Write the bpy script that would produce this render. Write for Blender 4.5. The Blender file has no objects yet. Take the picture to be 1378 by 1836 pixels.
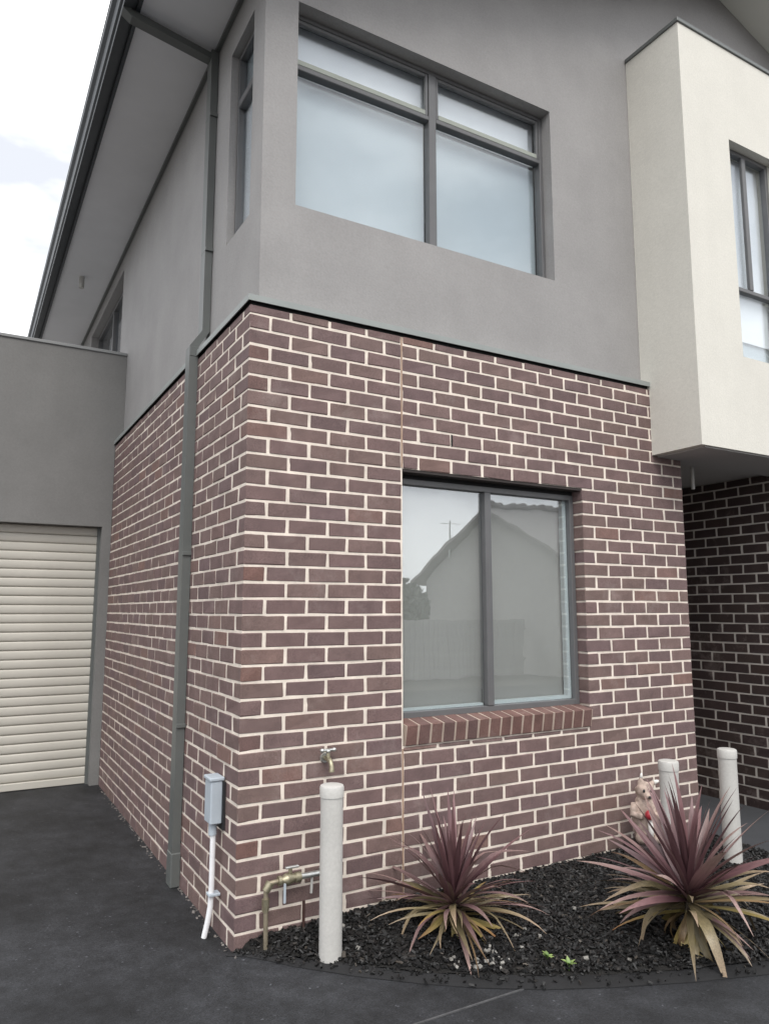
import bpy, math, random
from mathutils import Vector, Matrix
R = math.radians
random.seed(7)
scene = bpy.context.scene
col = scene.collection

# ------------------------------------------------------------------ camera
cam_data = bpy.data.cameras.new('camera')
cam = bpy.data.objects.new('camera', cam_data)
col.objects.link(cam)
YAW, PITCH = 0.520124, 0.133914
fw = Vector((math.sin(YAW)*math.cos(PITCH), math.cos(YAW)*math.cos(PITCH), math.sin(PITCH)))
rt = Vector((math.cos(YAW), -math.sin(YAW), 0))
up = rt.cross(fw)
cam.matrix_world = Matrix((
    (rt.x, up.x, -fw.x, -1.264315), (rt.y, up.y, -fw.y, -3.681572),
    (rt.z, up.z, -fw.z, 1.655873), (0, 0, 0, 1)))
CAM = Vector((-1.264315, -3.681572, 1.655873))
cam_data.sensor_fit = 'VERTICAL'
cam_data.sensor_height = 24
cam_data.sensor_width = 18
cam_data.lens = 1316.0/1836*24
cam_data.clip_start = 0.05
cam_data.clip_end = 2000
scene.camera = cam

# ------------------------------------------------------------------ sky, sun, exposure
SUN_EL, SUN_AZ = R(52), R(200)      # azimuth from +Y clockwise
world = bpy.data.worlds.new('World')
scene.world = world
world.use_nodes = True
wn, wl = world.node_tree.nodes, world.node_tree.links
wn.clear()
w_out = wn.new('ShaderNodeOutputWorld')
w_bg = wn.new('ShaderNodeBackground'); w_bg.inputs['Strength'].default_value = 0.12
sky = wn.new('ShaderNodeTexSky'); sky.sky_type = 'NISHITA'; sky.sun_disc = False
sky.sun_elevation = SUN_EL; sky.sun_rotation = SUN_AZ
sky.air_density = 1.0; sky.dust_density = 2.0
tc = wn.new('ShaderNodeTexCoord')
mp = wn.new('ShaderNodeMapping'); mp.inputs['Scale'].default_value = (1.0, 1.0, 2.6); mp.inputs['Location'].default_value = (10.2, 5.4, 0)
nz = wn.new('ShaderNodeTexNoise'); nz.inputs['Scale'].default_value = 2.2
nz.inputs['Detail'].default_value = 6; nz.inputs['Roughness'].default_value = 0.55
rp = wn.new('ShaderNodeValToRGB')
rp.color_ramp.elements[0].position = 0.38; rp.color_ramp.elements[0].color = (4.3, 4.42, 4.7, 1)
rp.color_ramp.elements[1].position = 0.60; rp.color_ramp.elements[1].color = (10.2, 10.2, 10.2, 1)
mx = wn.new('ShaderNodeMix'); mx.data_type = 'RGBA'; mx.inputs['Factor'].default_value = 0.9
wl.new(tc.outputs['Generated'], mp.inputs['Vector'])
wl.new(mp.outputs['Vector'], nz.inputs['Vector'])
wl.new(nz.outputs['Fac'], rp.inputs['Fac'])
wl.new(sky.outputs['Color'], mx.inputs['A'])
wl.new(rp.outputs['Color'], mx.inputs['B'])
wl.new(mx.outputs['Result'], w_bg.inputs['Color'])
wl.new(w_bg.outputs['Background'], w_out.inputs['Surface'])

sun_data = bpy.data.lights.new('sun', 'SUN')
sun_data.energy = 1.1
sun_data.angle = R(30)
sun_data.color = (1.0, 0.97, 0.92)
sun = bpy.data.objects.new('sun', sun_data)
col.objects.link(sun)
sun_dir = Vector((math.sin(SUN_AZ)*math.cos(SUN_EL), math.cos(SUN_AZ)*math.cos(SUN_EL), math.sin(SUN_EL)))
sun.rotation_euler = (-sun_dir).to_track_quat('-Z', 'Y').to_euler()
sun.location = (-4, -12, 15)

vs = scene.view_settings
vs.view_transform = 'Standard'
vs.look = 'None'
vs.exposure = 0.87
vs.gamma = 1.0
vs.use_curve_mapping = False

# ------------------------------------------------------------------ materials
def new_mat(name):
    m = bpy.data.materials.new(name)
    m.use_nodes = True
    nt = m.node_tree
    return m, nt.nodes, nt.links, nt.nodes['Principled BSDF']

def plain(name, c, rough=0.6, metal=0.0, spec=0.5, var=0.08, scale=6.0, bump=0.0, bscale=200.0, bdist=0.002):
    """A base colour with soft mottling and fine relief."""
    m, n, l, b = new_mat(name)
    t = n.new('ShaderNodeTexCoord')
    a = n.new('ShaderNodeTexNoise'); a.inputs['Scale'].default_value = scale
    a.inputs['Detail'].default_value = 5; a.inputs['Roughness'].default_value = 0.6
    r = n.new('ShaderNodeValToRGB')
    r.color_ramp.elements[0].position = 0.3; r.color_ramp.elements[1].position = 0.7
    r.color_ramp.elements[0].color = tuple(x*(1-var) for x in c)+(1,)
    r.color_ramp.elements[1].color = tuple(min(1, x*(1+var)) for x in c)+(1,)
    l.new(t.outputs['Object'], a.inputs['Vector'])
    l.new(a.outputs['Fac'], r.inputs['Fac'])
    l.new(r.outputs['Color'], b.inputs['Base Color'])
    b.inputs['Roughness'].default_value = rough
    b.inputs['Metallic'].default_value = metal
    b.inputs['Specular IOR Level'].default_value = spec
    if bump:
        g = n.new('ShaderNodeTexNoise'); g.inputs['Scale'].default_value = bscale
        g.inputs['Detail'].default_value = 4
        bm = n.new('ShaderNodeBump'); bm.inputs['Strength'].default_value = bump
        bm.inputs['Distance'].default_value = bdist
        l.new(t.outputs['Object'], g.inputs['Vector'])
        l.new(g.outputs['Fac'], bm.inputs['Height'])
        l.new(bm.outputs['Normal'], b.inputs['Normal'])
    return m

def wall_coat(name, c, var=0.07):
    """troweled render: mottling, faint run-down streaks, sand relief"""
    m = plain(name, c, 0.9, var=var, scale=2.2)
    n, l = m.node_tree.nodes, m.node_tree.links
    b = n['Principled BSDF']; t = n.new('ShaderNodeNewGeometry')
    mp_ = n.new('ShaderNodeMapping'); mp_.inputs['Scale'].default_value = (9, 9, 0.7)
    st = n.new('ShaderNodeTexNoise'); st.inputs['Scale'].default_value = 1.0; st.inputs['Detail'].default_value = 5
    l.new(t.outputs['Position'], mp_.inputs['Vector']); l.new(mp_.outputs['Vector'], st.inputs['Vector'])
    sr = n.new('ShaderNodeMapRange'); sr.inputs['From Min'].default_value = 0.35; sr.inputs['From Max'].default_value = 0.7
    sr.inputs['To Min'].default_value = 1.008; sr.inputs['To Max'].default_value = 0.985
    l.new(st.outputs['Fac'], sr.inputs['Value'])
    fi = n.new('ShaderNodeTexNoise'); fi.inputs['Scale'].default_value = 70; fi.inputs['Detail'].default_value = 5; fi.inputs['Roughness'].default_value = 0.7
    l.new(t.outputs['Position'], fi.inputs['Vector'])
    fr_ = n.new('ShaderNodeMapRange'); fr_.inputs['From Min'].default_value = 0.3; fr_.inputs['From Max'].default_value = 0.7
    fr_.inputs['To Min'].default_value = 0.93; fr_.inputs['To Max'].default_value = 1.07
    l.new(fi.outputs['Fac'], fr_.inputs['Value'])
    mu = n.new('ShaderNodeMath'); mu.operation = 'MULTIPLY'
    l.new(sr.outputs['Result'], mu.inputs[0]); l.new(fr_.outputs['Result'], mu.inputs[1])
    src = b.inputs['Base Color'].links[0].from_socket
    vm = n.new('ShaderNodeVectorMath'); vm.operation = 'SCALE'
    l.new(src, vm.inputs[0]); l.new(mu.outputs[0], vm.inputs['Scale']); l.new(vm.outputs['Vector'], b.inputs['Base Color'])
    tw = n.new('ShaderNodeTexNoise'); tw.inputs['Scale'].default_value = 5; tw.inputs['Detail'].default_value = 3
    l.new(t.outputs['Position'], tw.inputs['Vector'])
    b1 = n.new('ShaderNodeBump'); b1.inputs['Strength'].default_value = 0.25; b1.inputs['Distance'].default_value = 0.01
    b2 = n.new('ShaderNodeBump'); b2.inputs['Strength'].default_value = 0.5; b2.inputs['Distance'].default_value = 0.003
    l.new(tw.outputs['Fac'], b1.inputs['Height']); l.new(fi.outputs['Fac'], b2.inputs['Height'])
    l.new(b1.outputs['Normal'], b2.inputs['Normal']); l.new(b2.outputs['Normal'], b.inputs['Normal'])
    return m

def brick_mat(name, stops):
    m, n, l, b = new_mat(name)
    oi = n.new('ShaderNodeObjectInfo')
    ge = n.new('ShaderNodeNewGeometry')
    ad = n.new('ShaderNodeMath'); ad.operation = 'ADD'
    fr = n.new('ShaderNodeMath'); fr.operation = 'FRACT'
    l.new(oi.outputs['Random'], ad.inputs[0]); l.new(ge.outputs['Random Per Island'], ad.inputs[1])
    l.new(ad.outputs[0], fr.inputs[0])
    r = n.new('ShaderNodeValToRGB'); r.color_ramp.interpolation = 'LINEAR'
    els = r.color_ramp.elements
    while len(els) > 1: els.remove(els[-1])
    els[0].position = stops[0][0]; els[0].color = stops[0][1]+(1,)
    for p, c in stops[1:]:
        e = els.new(p); e.color = c+(1,)
    l.new(fr.outputs[0], r.inputs['Fac'])
    # mottling across and inside bricks, in world space so it runs on from one to the next
    a = n.new('ShaderNodeTexNoise'); a.inputs['Scale'].default_value = 9; a.inputs['Detail'].default_value = 7
    a.inputs['Roughness'].default_value = 0.7
    l.new(ge.outputs['Position'], a.inputs['Vector'])
    f = n.new('ShaderNodeTexNoise'); f.inputs['Scale'].default_value = 260; f.inputs['Detail'].default_value = 3
    l.new(ge.outputs['Position'], f.inputs['Vector'])
    m1 = n.new('ShaderNodeMapRange'); m1.inputs['From Min'].default_value = 0.3; m1.inputs['From Max'].default_value = 0.7
    m1.inputs['To Min'].default_value = 0.82; m1.inputs['To Max'].default_value = 1.2
    l.new(a.outputs['Fac'], m1.inputs['Value'])
    m2 = n.new('ShaderNodeMapRange'); m2.inputs['From Min'].default_value = 0.35; m2.inputs['From Max'].default_value = 0.65
    m2.inputs['To Min'].default_value = 0.78; m2.inputs['To Max'].default_value = 1.22
    l.new(f.outputs['Fac'], m2.inputs['Value'])
    mu = n.new('ShaderNodeMath'); mu.operation = 'MULTIPLY'
    l.new(m1.outputs['Result'], mu.inputs[0]); l.new(m2.outputs['Result'], mu.inputs[1])
    vm = n.new('ShaderNodeVectorMath'); vm.operation = 'SCALE'
    l.new(r.outputs['Color'], vm.inputs[0]); l.new(mu.outputs[0], vm.inputs['Scale'])
    # pale mortar smears left on some faces
    s = n.new('ShaderNodeTexNoise'); s.inputs['Scale'].default_value = 3.1; s.inputs['Detail'].default_value = 8
    s.inputs['Roughness'].default_value = 0.75
    l.new(ge.outputs['Position'], s.inputs['Vector'])
    sr = n.new('ShaderNodeMapRange'); sr.inputs['From Min'].default_value = 0.54; sr.inputs['From Max'].default_value = 0.8
    sr.inputs['To Max'].default_value = 0.5
    l.new(s.outputs['Fac'], sr.inputs['Value'])
    mix = n.new('ShaderNodeMix'); mix.data_type = 'RGBA'
    l.new(sr.outputs['Result'], mix.inputs['Factor'])
    l.new(vm.outputs['Vector'], mix.inputs['A']); mix.inputs['B'].default_value = (0.36, 0.30, 0.28, 1)
    l.new(mix.outputs['Result'], b.inputs['Base Color'])
    b.inputs['Roughness'].default_value = 0.75
    b.inputs['Specular IOR Level'].default_value = 0.3
    bm = n.new('ShaderNodeBump'); bm.inputs['Strength'].default_value = 0.5; bm.inputs['Distance'].default_value = 0.002
    l.new(f.outputs['Fac'], bm.inputs['Height']); l.new(bm.outputs['Normal'], b.inputs['Normal'])
    return m

def glass_mat(name, tint, ior=1.9):
    m, n, l, b = new_mat(name)
    out = n['Material Output']
    n.remove(b)
    gl = n.new('ShaderNodeBsdfGlossy'); gl.inputs['Roughness'].default_value = 0.0
    gl.inputs['Color'].default_value = (0.95, 0.97, 1, 1)
    tr = n.new('ShaderNodeBsdfTransparent'); tr.inputs['Color'].default_value = tint+(1,)
    lw = n.new('ShaderNodeLayerWeight'); lw.inputs['Blend'].default_value = 0.5
    pw = n.new('ShaderNodeMath'); pw.operation = 'POWER'; pw.inputs[1].default_value = 4.0
    l.new(lw.outputs['Facing'], pw.inputs[0])
    fr = n.new('ShaderNodeMath'); fr.operation = 'MULTIPLY_ADD'      # Schlick: the same from both sides
    f0 = ((ior-1)/(ior+1))**2
    l.new(pw.outputs[0], fr.inputs[0]); fr.inputs[1].default_value = 1-f0; fr.inputs[2].default_value = f0
    mxs = n.new('ShaderNodeMixShader')
    t = n.new('ShaderNodeTexCoord')
    w = n.new('ShaderNodeTexNoise'); w.inputs['Scale'].default_value = 2.5
    bm = n.new('ShaderNodeBump'); bm.inputs['Strength'].default_value = 0.05; bm.inputs['Distance'].default_value = 0.02
    l.new(t.outputs['Object'], w.inputs['Vector']); l.new(w.outputs['Fac'], bm.inputs['Height'])
    l.new(bm.outputs['Normal'], gl.inputs['Normal'])
    l.new(fr.outputs[0], mxs.inputs[0]); l.new(tr.outputs[0], mxs.inputs[1]); l.new(gl.outputs[0], mxs.inputs[2])
    l.new(mxs.outputs[0], out.inputs['Surface'])
    return m

def leaf_mat(name, base, mid, tip, var=0.3):
    m, n, l, b = new_mat(name)
    uv = n.new('ShaderNodeUVMap')
    sp = n.new('ShaderNodeSeparateXYZ'); l.new(uv.outputs['UV'], sp.inputs[0])
    r = n.new('ShaderNodeValToRGB')
    els = r.color_ramp.elements
    els[0].position = 0.05; els[0].color = base+(1,)
    els[1].position = 0.97; els[1].color = tip+(1,)
    e = els.new(0.5); e.color = mid+(1,)
    t = n.new('ShaderNodeTexCoord')
    mpp = n.new('ShaderNodeMapping'); mpp.inputs['Scale'].default_value = (4, 160, 160)
    st = n.new('ShaderNodeTexNoise'); st.inputs['Scale'].default_value = 1.0; st.inputs['Detail'].default_value = 3
    l.new(t.outputs['Object'], mpp.inputs['Vector']); l.new(mpp.outputs['Vector'], st.inputs['Vector'])
    oi = n.new('ShaderNodeObjectInfo')
    a1 = n.new('ShaderNodeMath'); a1.operation = 'MULTIPLY_ADD'
    l.new(oi.outputs['Random'], a1.inputs[0]); a1.inputs[1].default_value = 0.3; a1.inputs[2].default_value = -0.15
    a2 = n.new('ShaderNodeMath'); a2.operation = 'ADD'
    l.new(sp.outputs['X'], a2.inputs[0]); l.new(a1.outputs[0], a2.inputs[1])
    l.new(a2.outputs[0], r.inputs['Fac'])
    k = n.new('ShaderNodeMath'); k.operation = 'MULTIPLY_ADD'
    l.new(oi.outputs['Random'], k.inputs[0]); k.inputs[1].default_value = 2*var; k.inputs[2].default_value = 1-var
    k2 = n.new('ShaderNodeMapRange'); k2.inputs['From Min'].default_value = 0.3; k2.inputs['From Max'].default_value = 0.7
    k2.inputs['To Min'].default_value = 0.75; k2.inputs['To Max'].default_value = 1.25
    l.new(st.outputs['Fac'], k2.inputs['Value'])
    k3 = n.new('ShaderNodeMath'); k3.operation = 'MULTIPLY'
    l.new(k.outputs[0], k3.inputs[0]); l.new(k2.outputs['Result'], k3.inputs[1])
    vm = n.new('ShaderNodeVectorMath'); vm.operation = 'SCALE'
    l.new(r.outputs['Color'], vm.inputs[0]); l.new(k3.outputs[0], vm.inputs['Scale'])
    l.new(vm.outputs['Vector'], b.inputs['Base Color'])
    b.inputs['Roughness'].default_value = 0.42
    b.inputs['Specular IOR Level'].default_value = 0.5
    return m

M = {}
bstops = [(0.0, (0.156, 0.103, 0.099)), (0.16, (0.166, 0.110, 0.105)), (0.34, (0.138, 0.094, 0.093)),
          (0.50, (0.172, 0.116, 0.107)), (0.66, (0.158, 0.109, 0.098)), (0.80, (0.146, 0.098, 0.100)),
          (0.93, (0.168, 0.115, 0.104)), (0.975, (0.190, 0.115, 0.099)), (1.0, (0.156, 0.104, 0.098))]
M['porch_brick'] = brick_mat('dark_brick_clay_shaded', [(p, tuple(x*0.27 for x in c)) for p, c in bstops])  # darker brick, with the porch shade also put into its colour
M['brick'] = brick_mat('brick_clay', bstops)
M['sill_brick'] = brick_mat('brick_clay_red', [(0.0, (0.145, 0.082, 0.072)), (0.4, (0.170, 0.094, 0.080)), (0.7, (0.132, 0.082, 0.076)), (1.0, (0.182, 0.104, 0.086))])
M['mortar'] = plain('cream_mortar', (0.72, 0.64, 0.56), 0.9, var=0.17, scale=9, bump=0.6, bscale=150, bdist=0.003)
M['porch_mortar'] = plain('shaded_mortar', (0.47, 0.435, 0.40), 0.9, var=0.12, scale=7, bump=0.6, bscale=150, bdist=0.003)  # mortar darkened: porch shade is put into the colour
M['render'] = wall_coat('grey_render', (0.296, 0.287, 0.283))
M['garage_render'] = wall_coat('dark_grey_render', (0.190, 0.187, 0.182))
M['garage_cap'] = plain('grey_cap', (0.24, 0.245, 0.245), 0.6, var=0.06, scale=2)
M['cream'] = wall_coat('cream_render', (0.65, 0.63, 0.572), 0.03)
M['soffit'] = plain('soffit_sheet', (0.76, 0.76, 0.78), 0.8, var=0.04, scale=2)
M['rake'] = plain('pale_soffit', (0.78, 0.77, 0.71), 0.8, var=0.03, scale=2)
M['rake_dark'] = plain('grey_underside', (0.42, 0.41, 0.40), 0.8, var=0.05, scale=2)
M['frame'] = plain('grey_aluminium', (0.115, 0.115, 0.118), 0.42, 0.0, 0.5, var=0.06, scale=8)
M['frame_pale'] = plain('rail_highlight', (0.30, 0.32, 0.28), 0.5, var=0.06)
M['gutter'] = plain('slate_blue_steel', (0.020, 0.026, 0.033), 0.4, 0.0, 0.5, var=0.1, scale=3)
M['pipe'] = plain('woodland_grey_steel', (0.115, 0.122, 0.118), 0.42, 0.0, 0.5, var=0.1, scale=3)
M['flash'] = plain('pale_flashing', (0.27, 0.29, 0.28), 0.5, 0.0, 0.5, var=0.08, scale=3)
M['dark'] = plain('dark_gap', (0.012, 0.012, 0.013), 0.9)
M['lintel'] = plain('lintel_steel', (0.03, 0.022, 0.02), 0.7)
M['roof'] = plain('roof_steel', (0.06, 0.066, 0.07), 0.5)
M['sealant'] = plain('tan_sealant', (0.36, 0.245, 0.18), 0.7, var=0.15, scale=12)
M['door'] = plain('cream_steel_door', (0.52, 0.495, 0.44), 0.5, 0.0, 0.5, var=0.05, scale=2)
M['blind_upper'] = plain('pale_blue_blind', (0.42, 0.465, 0.505), 0.9, var=0.05, scale=1.2)
M['blind_top'] = plain('white_blind', (0.78, 0.78, 0.82), 0.9, var=0.03, scale=1.2)
M['blind_lower'] = plain('grey_blind', (0.40, 0.385, 0.365), 0.9, var=0.04, scale=2)
M['white_bead'] = plain('white_reveal', (0.74, 0.79, 0.80), 0.6, var=0.03)
M['glass'] = glass_mat('window_glass', (0.94, 0.96, 0.96), 2.3)
M['glass_upper'] = glass_mat('upper_window_glass', (0.95, 0.97, 0.97), 1.75)
M['pvc'] = wall_coat('white_pvc', (0.52, 0.51, 0.485), 0.10); M['pvc'].node_tree.nodes['Principled BSDF'].inputs['Roughness'].default_value = 0.42
for q in M['pvc'].node_tree.nodes:
    if q.type == 'BUMP': q.inputs['Strength'].default_value = 0.05
M['conduit'] = plain('conduit_pvc', (0.78, 0.78, 0.80), 0.35, var=0.04, scale=8)
M['elec'] = plain('pale_blue_grey_plastic', (0.42, 0.47, 0.52), 0.45, var=0.06, scale=9)
M['elec_dark'] = plain('black_detail_and_gap_shade', (0.02, 0.02, 0.022), 0.5)
M['brass'] = plain('weathered_brass', (0.34, 0.31, 0.22), 0.42, 0.75, 0.5, var=0.3, scale=40)
M['copper'] = plain('weathered_copper', (0.30, 0.26, 0.19), 0.5, 0.5, 0.5, var=0.25, scale=25)
M['chrome'] = plain('dull_chrome', (0.56, 0.57, 0.55), 0.3, 0.8, var=0.15, scale=40)
M['rust'] = plain('rusty_iron', (0.05, 0.022, 0.018), 0.8, var=0.3, scale=30)
M['mulch'] = None
M['leaf_purple'] = leaf_mat('cordyline_purple', (0.068, 0.030, 0.036), (0.125, 0.064, 0.070), (0.155, 0.085, 0.086))
M['leaf_mauve'] = leaf_mat('cordyline_mauve', (0.095, 0.052, 0.054), (0.180, 0.106, 0.108), (0.24, 0.165, 0.145))
M['leaf_olive'] = leaf_mat('cordyline_olive', (0.12, 0.095, 0.055), (0.20, 0.165, 0.09), (0.27, 0.20, 0.14))
M['leaf_yellow'] = leaf_mat('cordyline_yellow', (0.19, 0.16, 0.06), (0.33, 0.25, 0.09), (0.25, 0.115, 0.055))
M['leaf_dead'] = leaf_mat('cordyline_dead', (0.17, 0.12, 0.06), (0.24, 0.16, 0.08), (0.12, 0.07, 0.045))
M['weed'] = leaf_mat('weed_green', (0.07, 0.13, 0.03), (0.14, 0.22, 0.06), (0.22, 0.28, 0.10))
M['figure'] = plain('weathered_pink_stone', (0.42, 0.33, 0.28), 0.85, var=0.4, scale=26, bump=0.5, bscale=90)
M['figure_pale'] = plain('pale_glaze', (0.74, 0.72, 0.68), 0.6, var=0.08, scale=22)
M['red'] = plain('red_paint', (0.42, 0.035, 0.05), 0.4, var=0.15, scale=30)
M['plinth'] = plain('dark_plinth', (0.035, 0.024, 0.024), 0.8, var=0.25, scale=20)
M['pebble'] = plain('pale_pebble', (0.24, 0.23, 0.21), 0.7, var=0.2, scale=30)
M['tile'] = plain('grey_roof_tile', (0.29, 0.27, 0.26), 0.8, var=0.1, scale=4)
M['far_wall'] = plain('far_render', (0.42, 0.40, 0.38), 0.9, var=0.05)
M['fence'] = plain('grey_paling', (0.44, 0.42, 0.40), 0.85, var=0.15)
M['bush'] = plain('shrub_leaf', (0.10, 0.12, 0.085), 0.7, var=0.3, scale=9)
M['bark'] = plain('shrub_stem', (0.10, 0.08, 0.06), 0.9)
M['timber'] = plain('dark_timber', (0.06, 0.045, 0.04), 0.5, var=0.15)

def asphalt(name='asphalt', k=1.0):
    m, n, l, b = new_mat(name)
    t = n.new('ShaderNodeTexCoord')
    def noise(s, d=5, r=0.6):
        a = n.new('ShaderNodeTexNoise'); a.inputs['Scale'].default_value = s
        a.inputs['Detail'].default_value = d; a.inputs['Roughness'].default_value = r
        l.new(t.outputs['Object'], a.inputs['Vector']); return a
    big, mid, fine = noise(1.1, 7, 0.68), noise(9, 6, 0.65), noise(120, 4, 0.7)
    r = n.new('ShaderNodeValToRGB')
    e = r.color_ramp.elements
    e[0].position = 0.36; e[0].color = (0.0095*k, 0.0098*k, 0.011*k, 1)
    e[1].position = 0.66; e[1].color = (0.034*k, 0.0355*k, 0.040*k, 1)
    l.new(big.outputs['Fac'], r.inputs['Fac'])
    m1 = n.new('ShaderNodeMapRange'); m1.inputs['From Min'].default_value = 0.3; m1.inputs['From Max'].default_value = 0.7
    m1.inputs['To Min'].default_value = 0.72; m1.inputs['To Max'].default_value = 1.3
    l.new(mid.outputs['Fac'], m1.inputs['Value'])
    m2 = n.new('ShaderNodeMapRange'); m2.inputs['From Min'].default_value = 0.35; m2.inputs['From Max'].default_value = 0.72
    m2.inputs['To Min'].default_value = 0.65; m2.inputs['To Max'].default_value = 1.5
    l.new(fine.outputs['Fac'], m2.inputs['Value'])
    mu = n.new('ShaderNodeMath'); mu.operation = 'MULTIPLY'
    l.new(m1.outputs['Result'], mu.inputs[0]); l.new(m2.outputs['Result'], mu.inputs[1])
    vo = n.new('ShaderNodeTexVoronoi'); vo.inputs['Scale'].default_value = 105
    l.new(t.outputs['Object'], vo.inputs['Vector'])
    sx = n.new('ShaderNodeSeparateColor'); l.new(vo.outputs['Color'], sx.inputs[0])
    g1 = n.new('ShaderNodeMapRange'); g1.inputs['To Min'].default_value = 0.78; g1.inputs['To Max'].default_value = 1.22
    l.new(sx.outputs[0], g1.inputs['Value'])
    g2 = n.new('ShaderNodeMapRange'); g2.inputs['From Min'].default_value = 0.994; g2.inputs['From Max'].default_value = 1.0
    g2.inputs['To Max'].default_value = 2.6
    l.new(sx.outputs[1], g2.inputs['Value'])
    g3 = n.new('ShaderNodeMath'); g3.operation = 'ADD'
    l.new(g1.outputs['Result'], g3.inputs[0]); l.new(g2.outputs['Result'], g3.inputs[1])
    g4 = n.new('ShaderNodeMath'); g4.operation = 'MULTIPLY'
    l.new(mu.outputs[0], g4.inputs[0]); l.new(g3.outputs[0], g4.inputs[1])
    vm = n.new('ShaderNodeVectorMath'); vm.operation = 'SCALE'
    l.new(r.outputs['Color'], vm.inputs[0]); l.new(g4.outputs[0], vm.inputs['Scale'])
    l.new(vm.outputs['Vector'], b.inputs['Base Color'])
    b.inputs['Roughness'].default_value = 0.72
    b.inputs['Specular IOR Level'].default_value = 0.45
    bm = n.new('ShaderNodeBump'); bm.inputs['Strength'].default_value = 0.7; bm.inputs['Distance'].default_value = 0.004
    l.new(fine.outputs['Fac'], bm.inputs['Height']); l.new(bm.outputs['Normal'], b.inputs['Normal'])
    return m
M['asphalt'] = asphalt()
M['edge'] = plain('dark_edging', (0.011, 0.011, 0.012), 0.8, var=0.3, scale=5, bump=0.5, bscale=140)
M['soil'] = plain('dark_soil', (0.010, 0.009, 0.008), 0.95, var=0.4, scale=14, bump=1.0, bscale=60, bdist=0.02)
M['path'] = plain('grey_path', (0.045, 0.047, 0.052), 0.8, var=0.15, scale=3, bump=0.4, bscale=140)
M['ground'] = plain('dusty_ground', (0.10, 0.095, 0.085), 0.95, var=0.25, scale=0.4)
def island_mat(name, stops, rough=0.85):
    m, n, l, b = new_mat(name)
    ge = n.new('ShaderNodeNewGeometry')
    r = n.new('ShaderNodeValToRGB'); els = r.color_ramp.elements
    while len(els) > 1: els.remove(els[-1])
    els[0].position = stops[0][0]; els[0].color = stops[0][1]+(1,)
    for p, c in stops[1:]:
        els.new(p).color = c+(1,)
    l.new(ge.outputs['Random Per Island'], r.inputs['Fac'])
    l.new(r.outputs['Color'], b.inputs['Base Color'])
    b.inputs['Roughness'].default_value = rough
    return m
M['mulch'] = island_mat('black_bark', [(0, (0.0035, 0.0035, 0.0036)), (0.5, (0.005, 0.005, 0.005)), (0.88, (0.010, 0.009, 0.009)), (0.98, (0.030, 0.026, 0.023)), (1.0, (0.10, 0.085, 0.07))], 0.55)

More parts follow.
